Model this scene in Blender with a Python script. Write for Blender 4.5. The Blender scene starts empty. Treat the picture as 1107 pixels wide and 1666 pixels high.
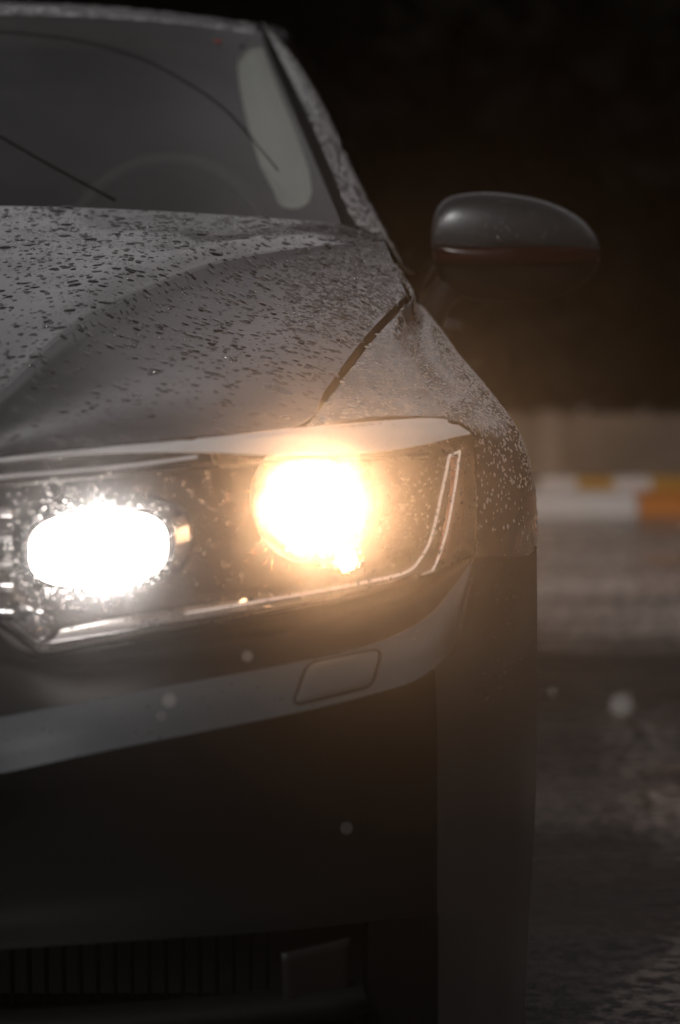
import bpy, bmesh, math, random
from mathutils import Vector, Matrix
random.seed(7)
rnd = random.random
sc = bpy.context.scene
COL = sc.collection

# ------------------------------------------------------------------ camera
F = 4900.0; W0, H0 = 1107, 1666
CAM = Vector((0.68, 0.0, 1.02))
PITCH = math.radians(5.12)
cd = bpy.data.cameras.new('camera'); cam = bpy.data.objects.new('camera', cd); COL.objects.link(cam)
cam.location = CAM; cam.rotation_euler = (math.radians(90) - PITCH, 0, 0)
cd.sensor_fit = 'VERTICAL'; cd.sensor_height = 36; cd.lens = F / H0 * 36
cd.clip_start = 0.05; cd.clip_end = 500
cd.dof.use_dof = True; cd.dof.focus_distance = 4.15; cd.dof.aperture_fstop = 2.8
sc.camera = cam
_f = Vector((0, math.cos(PITCH), -math.sin(PITCH))); _u = Vector((0, math.sin(PITCH), math.cos(PITCH)))

def P(px, py, d):
    """point of the car surface at photo position (px,py) and distance d in front of the camera"""
    r = _f + _u * ((H0 / 2 - py) / F) + Vector((1, 0, 0)) * ((px - W0 / 2) / F)
    return CAM + r * (d / r.y)
def V(x, y, z): return Vector((x, y, z))
def PP(l): return [P(*a) for a in l]

# ------------------------------------------------------------------ materials
def mat(name):
    m = bpy.data.materials.new(name); m.use_nodes = True
    return m, m.node_tree.nodes, m.node_tree.links
def setp(b, **k):
    for a, v in k.items():
        n = a.replace('_', ' ')
        for i in b.inputs:
            if i.name.lower() == n.lower():
                i.default_value = v if not (isinstance(v, tuple) and len(v) == 3) else (*v, 1)
def simple(name, col, **k):
    m, n, l = mat(name); b = n['Principled BSDF']
    setp(b, Base_Color=col, **k); return m
def noise(n, l, scale, detail=3, rough=.5, coord='Object', mapscale=None):
    tc = n.new('ShaderNodeTexCoord'); t = n.new('ShaderNodeTexNoise')
    t.inputs['Scale'].default_value = scale; t.inputs['Detail'].default_value = detail; t.inputs['Roughness'].default_value = rough
    if mapscale:
        mp = n.new('ShaderNodeMapping'); mp.inputs['Scale'].default_value = mapscale
        l.new(tc.outputs[coord], mp.inputs[0]); l.new(mp.outputs[0], t.inputs[0])
    else: l.new(tc.outputs[coord], t.inputs[0])
    return t
def ramp(n, l, src, p0, p1, c0=(0, 0, 0, 1), c1=(1, 1, 1, 1)):
    r = n.new('ShaderNodeValToRGB'); e = r.color_ramp.elements
    e[0].position = p0; e[1].position = p1; e[0].color = c0; e[1].color = c1
    l.new(src, r.inputs[0]); return r
def bump(n, l, h, strength, dist, b, prev=None, sock='Normal'):
    bp = n.new('ShaderNodeBump'); bp.inputs['Strength'].default_value = strength; bp.inputs['Distance'].default_value = dist
    l.new(h, bp.inputs['Height'])
    if prev: l.new(prev.outputs[0], bp.inputs['Normal'])
    if b: l.new(bp.outputs[0], b.inputs[sock])
    return bp

def paint(name, col, micro=1.0, wet=.4):
    m, n, l = mat(name); b = n['Principled BSDF']
    setp(b, Base_Color=col, Metallic=.8, Roughness=.24, Coat_Weight=1.0, Coat_Roughness=.04, Coat_IOR=1.45)
    # fine water film: tiny beads over the lacquer
    tc = n.new('ShaderNodeTexCoord')
    vo = n.new('ShaderNodeTexVoronoi'); vo.inputs['Scale'].default_value = 330; l.new(tc.outputs['Object'], vo.inputs[0])
    r1 = ramp(n, l, vo.outputs['Distance'], .18, .5, (1, 1, 1, 1), (0, 0, 0, 1))
    no = noise(n, l, 14, 4); r2 = ramp(n, l, no.outputs[0], .42, .62)
    mm = n.new('ShaderNodeMath'); mm.operation = 'MULTIPLY'; l.new(r1.outputs[0], mm.inputs[0]); l.new(r2.outputs[0], mm.inputs[1])
    b1 = bump(n, l, mm.outputs[0], wet * micro, .0008, b)
    l.new(b1.outputs[0], b.inputs['Coat Normal'])
    n3 = noise(n, l, 6, 5, .6); rr = ramp(n, l, n3.outputs[0], .3, .75, (.17,) * 3 + (1,), (.30,) * 3 + (1,)); l.new(rr.outputs[0], b.inputs['Roughness'])
    return m
M = {}
M['paint'] = paint('wet grey paint', (.17, .165, .175), .6)
M['paintf'] = paint('wet grey paint of wings', (.16, .155, .165), 1.2)
M['paintb'] = simple('grey bumper paint', (.11, .122, .132), Metallic=.3, Roughness=.42, Coat_Weight=.35, Coat_Roughness=.12)
M['black'] = simple('black plastic', (.012, .012, .013), Roughness=.5)
M['satin'] = simple('satin black trim and shade', (.008, .008, .008), Roughness=.6, Specular_IOR_Level=.2)
M['rubber'] = simple('rubber', (.008, .008, .008), Roughness=.7)
M['cabin'] = simple('dark cabin plastic', (.03, .03, .03), Roughness=.8)
M['cloth'] = simple('dark seat cloth', (.03, .03, .032), Roughness=.95)
M['screen_refl'] = simple('pale screen reflection', (.5, .5, .45), Roughness=.9)  # pale base stands for the windscreen's soft reflection
M['chrome'] = simple('bright reflector', (.75, .75, .77), Metallic=1, Roughness=.12)
M['dchrome'] = simple('smoked bezel', (.1, .094, .09), Metallic=.8, Roughness=.3)
M['housing'] = simple('lamp housing', (.022, .02, .019), Metallic=.2, Roughness=.4)
M['rim'] = simple('alloy', (.35, .35, .36), Metallic=.9, Roughness=.3)
M['red'] = simple('red sticker', (.5, .03, .03), Roughness=.6)
M['redlens'] = simple('dark red indicator lens', (.028, .006, .005), Roughness=.25)
M['water'] = simple('rain water', (1, 1, 1), Roughness=.0, IOR=1.33, Transmission_Weight=1)
M['bead'] = simple('rain bead on paint', (.30, .29, .30), Metallic=.35, Roughness=.08, IOR=1.45, Transmission_Weight=.55, Coat_Weight=.6, Coat_Roughness=.02)
M['beadw'] = simple('bright rain bead', (.7, .68, .68), Metallic=.3, Roughness=.1, IOR=1.45, Transmission_Weight=.3, Coat_Weight=.6, Coat_Roughness=.02)
M['drop'] = simple('falling drop', (.95, .93, .9), Roughness=.1, Transmission_Weight=.3, IOR=1.33)
M['mirrorcap'] = simple('mirror shell paint', (.055, .06, .065), Metallic=.4, Roughness=.33, Coat_Weight=.4, Coat_Roughness=.3)

def emis(name, col, s):
    m, n, l = mat(name); n.remove(n['Principled BSDF']); e = n.new('ShaderNodeEmission')
    e.inputs[0].default_value = (*col, 1); e.inputs[1].default_value = s; l.new(e.outputs[0], n['Material Output'].inputs[0]); return m
M['warmlamp'] = emis('lit dipped beam', (1, .6, .33), 26)
M['warmsmall'] = emis('lit marker', (1, .55, .3), 40)
M['guide'] = emis('faintly lit light guide', (1, .8, .7), .5)
M['whitelamp'] = emis('lit main beam', (1, .93, .88), 14)

def glassy(name, tint, refl_rough, dirt, dirtcol=(.8, .8, .8), spec=1.0, wob=0.0):
    """clear pane: what passes through plus Fresnel reflection plus a thin film that scatters light"""
    m, n, l = mat(name); n.remove(n['Principled BSDF'])
    tr = n.new('ShaderNodeBsdfTransparent'); tr.inputs[0].default_value = (*tint, 1)
    gl = n.new('ShaderNodeBsdfGlossy'); gl.inputs['Roughness'].default_value = refl_rough
    lw = n.new('ShaderNodeLayerWeight'); lw.inputs[0].default_value = .5
    pw = n.new('ShaderNodeMath'); pw.operation = 'POWER'; pw.inputs[1].default_value = 5; l.new(lw.outputs['Facing'], pw.inputs[0])
    fr = n.new('ShaderNodeMath'); fr.operation = 'MULTIPLY_ADD'; fr.inputs[1].default_value = .9; fr.inputs[2].default_value = .06; l.new(pw.outputs[0], fr.inputs[0])
    tl = n.new('ShaderNodeBsdfTranslucent'); tl.inputs[0].default_value = (*dirtcol, 1)
    df = n.new('ShaderNodeBsdfDiffuse'); df.inputs[0].default_value = (*dirtcol, 1)
    a = n.new('ShaderNodeMixShader'); a.inputs[0].default_value = .5; l.new(tl.outputs[0], a.inputs[1]); l.new(df.outputs[0], a.inputs[2])
    b = n.new('ShaderNodeMixShader'); l.new(tr.outputs[0], b.inputs[1]); l.new(a.outputs[0], b.inputs[2])
    no = noise(n, l, 9, 4); r = ramp(n, l, no.outputs[0], .3, .8, (dirt * .5,) * 3 + (1,), (dirt * 1.5,) * 3 + (1,)); l.new(r.outputs[0], b.inputs[0])
    c = n.new('ShaderNodeMixShader'); l.new(fr.outputs[0], c.inputs[0]); l.new(b.outputs[0], c.inputs[1]); l.new(gl.outputs[0], c.inputs[2])
    if wob:
        w = noise(n, l, 60, 3); bp = bump(n, l, w.outputs[0], wob, .002, None); l.new(bp.outputs[0], gl.inputs['Normal']); 
    l.new(c.outputs[0], n['Material Output'].inputs[0]); return m
M['screen'] = glassy('windscreen glass', (.75, .78, .76), .03, .06, (.5, .5, .5), wob=.02)
M['sideglass'] = glassy('side glass', (.25, .26, .26), .02, .02)
M['lens'] = glassy('wet lamp cover', (.92, .91, .9), .05, .045, (.9, .85, .8), wob=.25)

# ------------------------------------------------------------------ objects
def link(o, parent=None):
    COL.objects.link(o)
    if parent: o.parent = parent
    return o
def props(o, label=None, cat=None, group=None, kind=None):
    if label: o['label'] = label
    if cat: o['category'] = cat
    if group: o['group'] = group
    if kind: o['kind'] = kind
    return o
def obj(name, bm, m, parent=None, smooth=True, solid=0, doubles=True):
    me = bpy.data.meshes.new(name)
    if doubles: bmesh.ops.remove_doubles(bm, verts=bm.verts, dist=1e-5)
    bmesh.ops.recalc_face_normals(bm, faces=bm.faces)
    bm.to_mesh(me); bm.free()
    for p in me.polygons: p.use_smooth = smooth
    for mm in (m if isinstance(m, (list, tuple)) else [m]): me.materials.append(mm)
    o = link(bpy.data.objects.new(name, me), parent)
    if solid:
        s = o.modifiers.new('thick', 'SOLIDIFY'); s.thickness = abs(solid); s.offset = -1 if solid > 0 else 1
    return o
def cr(p0, p1, p2, p3, t):
    return .5 * ((2 * p1) + (p2 - p0) * t + (2 * p0 - 5 * p1 + 4 * p2 - p3) * t * t + (3 * p1 - p0 - 3 * p2 + p3) * t ** 3)
def spline(pts, n):
    out = []; k = len(pts) - 1
    for i in range(n):
        s = i / (n - 1) * k; j = min(int(s), k - 1); t = s - j
        a = pts[j - 1] if j > 0 else pts[0] * 2 - pts[1]
        b = pts[j + 2] if j + 2 <= k else pts[k] * 2 - pts[k - 1]
        out.append(cr(a, pts[j], pts[j + 1], b, t))
    return out
def loft(rows, nu, nv):
    rr = [spline(r, nu) for r in rows]
    cols = [spline([r[i] for r in rr], nv) if len(rr) > 1 else [rr[0][i]] for i in range(nu)]
    return [[cols[i][j] for i in range(nu)] for j in range(nv)]
def flipx(p): return Vector((-p.x, p.y, p.z))
def add_grid(bm, g, mirror=False, mi=0):
    for s in ((1, -1) if mirror else (1,)):
        vs = [[bm.verts.new(p if s == 1 else flipx(p)) for p in row] for row in g]
        for j in range(len(g) - 1):
            for i in range(len(g[0]) - 1):
                q = [vs[j][i], vs[j][i + 1], vs[j + 1][i + 1], vs[j + 1][i]]
                if (q[0].co - q[1].co).length < 1e-6: q = [q[0], q[2], q[3]]
                elif (q[2].co - q[3].co).length < 1e-6: q = q[:3]
                try:
                    f = bm.faces.new(q if s == 1 else q[::-1]); f.material_index = mi
                except ValueError: pass
def tube(bm, pts, r, k=8, closed=False, flat=1.0):
    n = len(pts); rings = []
    for i, p in enumerate(pts):
        a = pts[(i - 1) % n] if (i or closed) else p; b = pts[(i + 1) % n] if (i < n - 1 or closed) else p
        t = (b - a).normalized(); up = Vector((0, 1, 0)) if abs(t.y) < .9 else Vector((0, 0, 1))
        x = t.cross(up).normalized(); y = x.cross(t).normalized()
        rings.append([bm.verts.new(p + x * math.cos(q * 2 * math.pi / k) * r + y * math.sin(q * 2 * math.pi / k) * r * flat) for q in range(k)])
    m = n if closed else n - 1
    for i in range(m):
        A, B = rings[i], rings[(i + 1) % n]
        for q in range(k): bm.faces.new((A[q], A[(q + 1) % k], B[(q + 1) % k], B[q]))
    if not closed:
        bm.faces.new(rings[0][::-1]); bm.faces.new(rings[-1])
def box(bm, c, s, bev=0):
    r = bmesh.ops.create_cube(bm, size=1, matrix=Matrix.Translation(c) @ Matrix.Diagonal((*s, 1)))
    if bev:
        es = list({e for v in r['verts'] for e in v.link_edges})
        bmesh.ops.bevel(bm, geom=es, offset=bev, segments=2, affect='EDGES')
def lathe(bm, prof, c, axis='y', k=36, sx=1, sz=1, ex=1, tilt=0):
    """prof: (radius, along)"""
    rings = []
    for r, a in prof:
        ring = []
        for q in range(k):
            t = 2 * math.pi * q / k
            cx_ = math.copysign(abs(math.cos(t)) ** ex, math.cos(t)); sx_ = math.copysign(abs(math.sin(t)) ** ex, math.sin(t))
            o = Vector((cx_ * r * sx, a, sx_ * r * sz + cx_ * r * sx * tilt)) if axis == 'y' else Vector((a, math.cos(t) * r, math.sin(t) * r))
            ring.append(bm.verts.new(c + o))
        rings.append(ring)
    for A, B in zip(rings, rings[1:]):
        for q in range(k): bm.faces.new((A[q], A[(q + 1) % k], B[(q + 1) % k], B[q]))
    return rings
def mirrored(o, parent=None):
    c = o.copy(); COL.objects.link(c); c.parent = parent or o.parent
    if parent is None or parent == o.parent: c.scale.x = -1
    for ch in list(o.children):
        d = ch.copy(); COL.objects.link(d); d.parent = c
    return c

# droplets: little caps of water sitting on a surface grid
def cap(bm, p, n, r, h, el=1.0, ax=None, k=8):
    t = (ax if ax is not None else Vector((1, 0, 0)))
    t = (t - n * t.dot(n)).normalized(); b = n.cross(t)
    rings = []
    wob = [1 + (rnd() - .5) * .35 for _ in range(k)]
    for (rr, hh) in ((1.0, -.25), (.97, .25), (.72, .72), (.36, .95)):
        rings.append([bm.verts.new(p + (t * math.cos(2 * math.pi * q / k) * el + b * math.sin(2 * math.pi * q / k)) * r * rr * wob[q] + n * h * hh) for q in range(k)])
    top = bm.verts.new(p + n * h)
    for A, B in zip(rings, rings[1:]):
        for q in range(k): bm.faces.new((A[q], A[(q + 1) % k], B[(q + 1) % k], B[q]))
    for q in range(k): bm.faces.new((rings[-1][q], rings[-1][(q + 1) % k], top))
    bm.faces.new(rings[0][::-1])
def scatter(bm, g, count, r0, r1, out, hr=.38, power=3, el=(1, 1.4), axis=None, mask=None, region=None):
    nv, nu = len(g), len(g[0]); cells = []; tot = 0
    for j in range(nv - 1):
        for i in range(nu - 1):
            a = (g[j][i + 1] - g[j][i]).cross(g[j + 1][i] - g[j][i]).length; tot += a; cells.append((tot, j, i))
    import bisect
    cum = [c[0] for c in cells]; made = 0; tries = 0
    while made < count and tries < count * 6:
        tries += 1
        _, j, i = cells[min(bisect.bisect(cum, rnd() * tot), len(cells) - 1)]
        u, v = rnd(), rnd()
        A, B, C, D = g[j][i], g[j][i + 1], g[j + 1][i], g[j + 1][i + 1]
        p = A.lerp(B, u).lerp(C.lerp(D, u), v)
        n = (B - A).cross(C - A)
        if n.length < 1e-12: n = (D - B).cross(D - C)
        if n.length < 1e-12: continue
        n.normalize()
        if n.dot(out) < 0: n = -n
        if mask and not mask(p): continue
        r = r0 + (r1 - r0) * rnd() ** power
        ax = axis if axis is not None else V(1, (rnd() - .5) * 1.6, 0)
        cap(bm, p, n, r, r * hr * (.7 + .6 * rnd()), el[0] + (el[1] - el[0]) * rnd(), ax)
        made += 1

# ------------------------------------------------------------------ THE CAR
car = link(bpy.data.objects.new('car', None)); car.location = (0, 0, 0)
props(car, 'dark grey car beaded with rain, its headlights burning, seen close from the front', 'car')

# ---- bonnet
creaseA = PP([(627, 393, 4.60), (500, 402, 4.45), (350, 430, 4.25), (200, 490, 4.0), (100, 548, 3.82), (0, 640, 3.64), (-80, 705, 3.53), (-150, 757, 3.45)])
shutB = PP([(662, 479, 4.46), (602, 540, 4.2), (532, 630, 3.92), (485, 692, 3.75), (300, 712, 3.62), (120, 729, 3.54), (0, 740, 3.5), (-150, 759, 3.447)])
def bl(a, b, t, dz=0, dy=0): return [x.lerp(y, t) + V(0, dy, dz) for x, y in zip(a, b)]
w_ = [.0, .5, .9, 1, 1, .8, .5, 0]
def between(a, b, t, dz): return [x.lerp(y, t) + V(0, 0, dz * w) for x, y, w in zip(a, b, w_)]
flank = loft([creaseA, between(creaseA, shutB, .08, -.012), between(creaseA, shutB, .35, -.015), between(creaseA, shutB, .7, -.002), shutB], 90, 36)
rearE = PP([(-100, 334, 4.56), (0, 335, 4.60), (130, 338, 4.62), (250, 343, 4.64), (370, 350, 4.68), (470, 357, 4.72), (560, 366, 4.76), (627, 388, 4.80)])
cA = creaseA[::-1]
up_ = [.3, .8, 1, 1, .9, .7, .3, 0]
topm = lambda t, dz: [x.lerp(y, t) + V(0, 0, dz * w) for x, y, w in zip(rearE, cA, up_)]
top = loft([rearE, topm(.3, .014), topm(.65, .018), topm(.92, .006), cA], 80, 40)
lineL = [r[0] for r in top]
nL = len(lineL)
mid = [V(0, p.y - .02 * (1 - i / (nL - 1)), p.z + .01) for i, p in enumerate(lineL)]
half = [a.lerp(b, .5) + V(0, 0, .004) for a, b in zip(lineL, mid)]
centre = loft([lineL, half, mid], 40, 6)
bm = bmesh.new()
add_grid(bm, flank, True); add_grid(bm, top, True); add_grid(bm, centre, True)
bonnet = obj('bonnet', bm, M['paint'], car, solid=0)
bmesh_tmp = None
# turned down edge of the bonnet, so that the shut line is a real gap
bm = bmesh.new()
edge = spline(shutB, 120)
for s in (1,):
    inn = V(-1, .35, 0).normalized()
    g = [edge, [p + V(-.0015, 0, -.003) for p in edge], [p + V(-.004, .002, -.022) for p in edge]]
    add_grid(bm, g, True)
obj('bonnet_lip', bm, M['rubber'], bonnet)

# ---- front wings
K = PP([(724, 677, 3.93), (682, 612, 4.1), (655, 556, 4.25), (661, 510, 4.42), (676, 487, 4.56)]) + [V(.785, 5.0, .965)]
Bp = PP([(497, 694, 3.757), (545, 635, 3.925), (614, 547, 4.205), (651, 507, 4.37), (671, 484, 4.47)]) + [V(.765, 5.0, .985)]
midBK = [a.lerp(b, .5) + V(0, 0, .006) for a, b in zip(Bp, K)]
wtop = loft([Bp, midBK, K], 70, 20)
S0 = PP([(724, 677, 3.93), (752, 688, 3.945), (769, 707, 3.96), (776, 760, 3.965), (777, 830, 3.955), (775, 905, 3.935)])
S1 = [K[1]] + PP([(765, 652, 4.12), (835, 692, 4.14), (862, 760, 4.12), (869, 830, 4.11), (872, 892, 4.11)])
S2 = [K[2]] + PP([(700, 580, 4.27), (765, 604, 4.33), (812, 655, 4.34)]) + [V(.945, 4.35, .735), V(.952, 4.35, .69)]
S3 = [K[3]] + PP([(700, 525, 4.45), (742, 570, 4.5), (785, 632, 4.52)]) + [V(.925, 4.55, .73), V(.935, 4.55, .67)]
S4 = [K[4]] + PP([(705, 522, 4.62), (735, 562, 4.64), (765, 630, 4.66)]) + [V(.905, 4.78, .70), V(.92, 4.78, .45)]
S5 = [K[5], V(.815, 5.0, .92), V(.845, 5.0, .86), V(.872, 5.0, .80), V(.895, 5.0, .68), V(.905, 5.0, .34)]
def dip(r, w): return [r[0], r[0].lerp(r[1], .3) + V(0, 0, -.018 * w)] + r[1:]
wside = loft([dip(S0, .1), dip(S1, .9), dip(S2, 1.1), dip(S3, 1.2), dip(S4, 1), dip(S5, .2)], 60, 70)
bm = bmesh.new(); add_grid(bm, wtop)
wing = obj('front_wing', bm, M['paintf'], car)
# one continuous mesh: top and shoulder joined at the crease
bm = bmesh.new(); bm.from_mesh(wing.data)
add_grid(bm, wside)
lip = [wtop[0], [p + V(.0015, 0, -.003) for p in wtop[0]], [p + V(.004, 0, -.022) for p in wtop[0]]]
add_grid(bm, lip)
bmesh.ops.recalc_face_normals(bm, faces=bm.faces); bm.to_mesh(wing.data); bm.free()
for p in wing.data.polygons: p.use_smooth = True

# ---- bumper
U = PP([(-300, 1205, 3.38), (-120, 1187, 3.39), (0, 1167, 3.42), (150, 1139, 3.45), (300, 1111, 3.5), (450, 1084, 3.58), (600, 1050, 3.68), (690, 1008, 3.79), (742, 950, 3.87), (770, 910, 3.925)])
L = PP([(-300, 1300, 3.36), (-120, 1277, 3.37), (0, 1258, 3.39), (150, 1226, 3.415), (300, 1196, 3.465), (450, 1166, 3.54), (600, 1131, 3.63), (692, 1098, 3.73), (742, 1035, 3.83), (772, 909, 3.93)])
strip = loft([U, [a.lerp(b, .5) + V(0, -.006, 0) for a, b in zip(U, L)], L], 120, 14)
def cent(g):  # centre piece that closes the row ends over the centre line
    l_ = [r[0] for r in g]; return loft([l_, [V(.1, p.y - .012, p.z) for p in l_], [V(0, p.y - .016, p.z) for p in l_]], len(l_), 5)
R0 = L[:9] + PP([(771, 915, 3.93), (830, 897, 4.03), (874, 890, 4.12)])
R0b = PP([(-300, 1308, 3.375), (-120, 1285, 3.385), (0, 1266, 3.405), (150, 1236, 3.43), (300, 1205, 3.48), (450, 1175, 3.555), (600, 1140, 3.645), (698, 1108, 3.745), (750, 1048, 3.84), (780, 960, 3.925), (832, 925, 4.03), (874.5, 915, 4.12)])
R1 = PP([(-300, 1380, 3.45), (-120, 1362, 3.45), (0, 1345, 3.46), (150, 1325, 3.48), (300, 1300, 3.52), (450, 1275, 3.59), (600, 1245, 3.68), (700, 1215, 3.77), (762, 1165, 3.86), (805, 1100, 3.94), (845, 1060, 4.03), (875, 1045, 4.12)])
R2 = PP([(-300, 1500, 3.46), (-120, 1490, 3.46), (0, 1475, 3.47), (150, 1455, 3.49), (300, 1430, 3.53), (450, 1405, 3.6), (600, 1380, 3.69), (700, 1360, 3.77), (764, 1335, 3.86), (810, 1310, 3.94), (848, 1295, 4.03), (873, 1285, 4.12)])
R3 = PP([(-300, 1560, 3.43), (-120, 1555, 3.43), (0, 1545, 3.44), (150, 1535, 3.46), (300, 1525, 3.5), (450, 1515, 3.57), (600, 1500, 3.67), (700, 1490, 3.76), (762, 1480, 3.85), (806, 1470, 3.93), (842, 1462, 4.02), (864, 1455, 4.11)])
low = loft([R0, R0b, R1, R2, R3], 130, 50)
R4 = PP([(600, 1600, 3.68), (700, 1590, 3.77), (760, 1580, 3.85), (800, 1575, 3.93), (836, 1572, 4.02), (858, 1570, 4.11)])
R5 = PP([(600, 1740, 3.7), (700, 1730, 3.78), (755, 1720, 3.85), (795, 1710, 3.93), (830, 1702, 4.02), (854, 1692, 4.11)])
corner = loft([R3[6:], R4, R5], 60, 20)
bm = bmesh.new()
add_grid(bm, strip, True); add_grid(bm, cent(strip), True)
bumper = obj('bumper', bm, M['paintb'], car)
ks = int(7.2 / 11 * 129); kc = int(1.2 / 5 * 59)
bm = bmesh.new(); add_grid(bm, [r[ks:] for r in low]); add_grid(bm, [r[kc:] for r in corner])
bc = obj('bumper_corner', bm, simple('bumper corner paint', (.04, .038, .037), Metallic=.2, Roughness=.36, Coat_Weight=.4, Coat_Roughness=.2), car); mirrored(bc)
bm = bmesh.new(); add_grid(bm, [r[:ks + 1] for r in low], True); add_grid(bm, cent(low), True); add_grid(bm, [r[:kc + 1] for r in corner], True)
obj('bumper_lower', bm, simple('shaded lower bumper', (.006, .006, .006), Roughness=.65, Specular_IOR_Level=.2), car)  # body-coloured front blackened: its shade is put into the colour
bm = bmesh.new()   # return lips round the opening under the number plate area
e = [p for p in spline(R3[:7], 60)]
add_grid(bm, [e, [p + V(0, .06, .004) for p in e]], True)
e2 = [c[0] for c in corner]; add_grid(bm, [e2, [p + V(-.004, .07, 0) for p in e2]], True)
obj('intake_surround', bm, M['satin'], car)
# lower air intake
bm = bmesh.new()
back = [P(x, y, 3.74) for x in (-420, 620) for y in (1500, 1740)]
box(bm, V(0, 3.80, .19), (1.5, .01, .26))
intake = obj('air_intake', bm, M['black'], car, smooth=False)
bm = bmesh.new()
for i in range(-30, 31):
    x = i * .021
    if abs(x) > .60: continue
    box(bm, V(x, 3.61 + abs(x) * .2, .19), (.004, .02, .22), .001)
obj('grille_slats', bm, M['satin'], intake, smooth=False)
bm = bmesh.new()
for z in (.13,):
    pts = [V(x / 20, 3.50 + abs(x / 20) ** 2 * .35, z - .045) for x in range(-14, 15)]
    tube(bm, pts, .022, 10, flat=1.6)
obj('splitter', bm, M['satin'], car)
def panel_between(a, b, c, d, name, m, parent, th=.01):
    g = loft([[a, a.lerp(b, .5), b], [d, d.lerp(c, .5), c]], 9, 7)
    bm = bmesh.new(); add_grid(bm, g); return obj(name, bm, m, parent, solid=th)
fog = panel_between(P(455, 1550, 3.60), P(568, 1524, 3.65), P(568, 1612, 3.66), P(458, 1648, 3.61), 'fog_lamp', simple('fog lamp cover', (.014, .0125, .012), Roughness=.5, Specular_IOR_Level=.2), car, .006)
fr2 = fog.copy(); COL.objects.link(fr2); fr2.scale.x = -1
bm = bmesh.new(); tube(bm, PP([(450, 1655, 3.6), (520, 1640, 3.63), (575, 1622, 3.655)]), .003, 8)
t1 = obj('fog_lamp_trim', bm, M['chrome'], fog)
t2 = t1.copy(); COL.objects.link(t2); t2.parent = fr2
# headlamp washer flap
wq = [P(476, 1140, 3.54), P(499, 1078, 3.545), P(621, 1057, 3.63), P(606, 1116, 3.625)]
def closest_on(g, p):
    best = None
    for r in g:
        for q in r:
            dd = (q.x - p.x) ** 2 + (q.z - p.z) ** 2
            if best is None or dd < best[0]: best = (dd, q)
    return best[1]
def dense(g): return loft(g[::2] if len(g) > 20 else g, 400, 60)
fine = loft([U, [a.lerp(b, .5) + V(0, -.006, 0) for a, b in zip(U, L)], L], 500, 60)
cam_dir = lambda p: (CAM - p).normalized()
from mathutils.bvhtree import BVHTree
def bvh(*grids):
    vs, fs = [], []
    for g in grids:
        b = len(vs); nu = len(g[0])
        for r in g: vs.extend(r)
        for j in range(len(g) - 1):
            for i in range(nu - 1): fs.append((b + j * nu + i, b + j * nu + i + 1, b + (j + 1) * nu + i + 1, b + (j + 1) * nu + i))
    return BVHTree.FromPolygons(vs, fs)
def onto(tree, px, py, off=0):
    r = (P(px, py, 4) - CAM).normalized()
    h = tree.ray_cast(CAM, r)
    if h[0] is None:      # just outside the sheet: take its nearest edge
        best = None
        for k in range(60):
            q = tree.find_nearest(CAM + r * (3.3 + k * .03))
            if best is None or q[3] < best[3]: best = q
        h = best
    n = h[1] if h[1].dot(r) < 0 else -h[1]
    return h[0] + n * off
ts = bvh(strip)
def rounded(pts, rad, k=6):
    out = []; n = len(pts)
    for i in range(n):
        a, b, c = pts[i - 1], pts[i], pts[(i + 1) % n]
        u = Vector(a) - Vector(b); v = Vector(c) - Vector(b)
        p0 = Vector(b) + u.normalized() * rad; p1 = Vector(b) + v.normalized() * rad
        for j in range(k + 1):
            t = j / k; out.append((p0 * (1 - t) ** 2 + Vector(b) * 2 * t * (1 - t) + p1 * t * t))
    # subdivide the straights
    res = []
    for i in range(len(out)):
        a, b = out[i], out[(i + 1) % len(out)]; m = max(1, int((b - a).length / 8))
        for j in range(m): res.append(a.lerp(b, j / m))
    return res
flap2d = rounded([(474, 1148), (499, 1080), (622, 1056), (606, 1116)], 16)
c2 = Vector((0, 0))
for q in flap2d: c2 += q
c2 /= len(flap2d)
bm = bmesh.new(); rings = []
for s, off in ((.985, -.004), (.965, .0012), (.93, .0022), (.6, .0024), (.25, .0024)):
    rings.append([bm.verts.new(onto(ts, *(c2 + (q - c2) * s), off)) for q in flap2d])
n_ = len(flap2d)
for A, B in zip(rings, rings[1:]):
    for q in range(n_): bm.faces.new((A[q], A[(q + 1) % n_], B[(q + 1) % n_], B[q]))
bm.faces.new(rings[-1])
flap = obj('washer_flap', bm, M['paintb'], car)
bm = bmesh.new(); tube(bm, [onto(ts, *(c2 + (q - c2) * 1.0), .0004) for q in flap2d], .0022, 6, closed=True, flat=1)
gap = obj('flap_gap', bm, M['rubber'], flap)
mirrored(flap)
# recess between lamp and bumper, coloured black for the shade under the lamp
Tlow = PP([(-300, 940, 3.46), (-120, 950, 3.46), (-40, 985, 3.47), (62, 1066, 3.51), (250, 1036, 3.555), (400, 1010, 3.61), (560, 976, 3.70), (650, 952, 3.775), (720, 925, 3.86), (772, 904, 3.935)])
mlow = [a.lerp(b, .45) + V(0, .035 * (1 if 1 < i < 8 else .3), 0) for i, (a, b) in enumerate(zip(Tlow, U))]
bm = bmesh.new(); gsur = loft([Tlow, mlow, [p + V(0, .004, .0) for p in U]], 120, 16); add_grid(bm, gsur, True); add_grid(bm, cent(gsur), True)
obj('shaded_lamp_recess', bm, M['satin'], car)
# seam between wing and bumper corner
bm = bmesh.new(); tube(bm, PP([(776, 908, 3.937), (805, 902, 3.99), (840, 895, 4.06), (873, 891, 4.112)]), .0022, 6)
seam = obj('bumper_seam', bm, M['rubber'], car); mirrored(seam)

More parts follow.
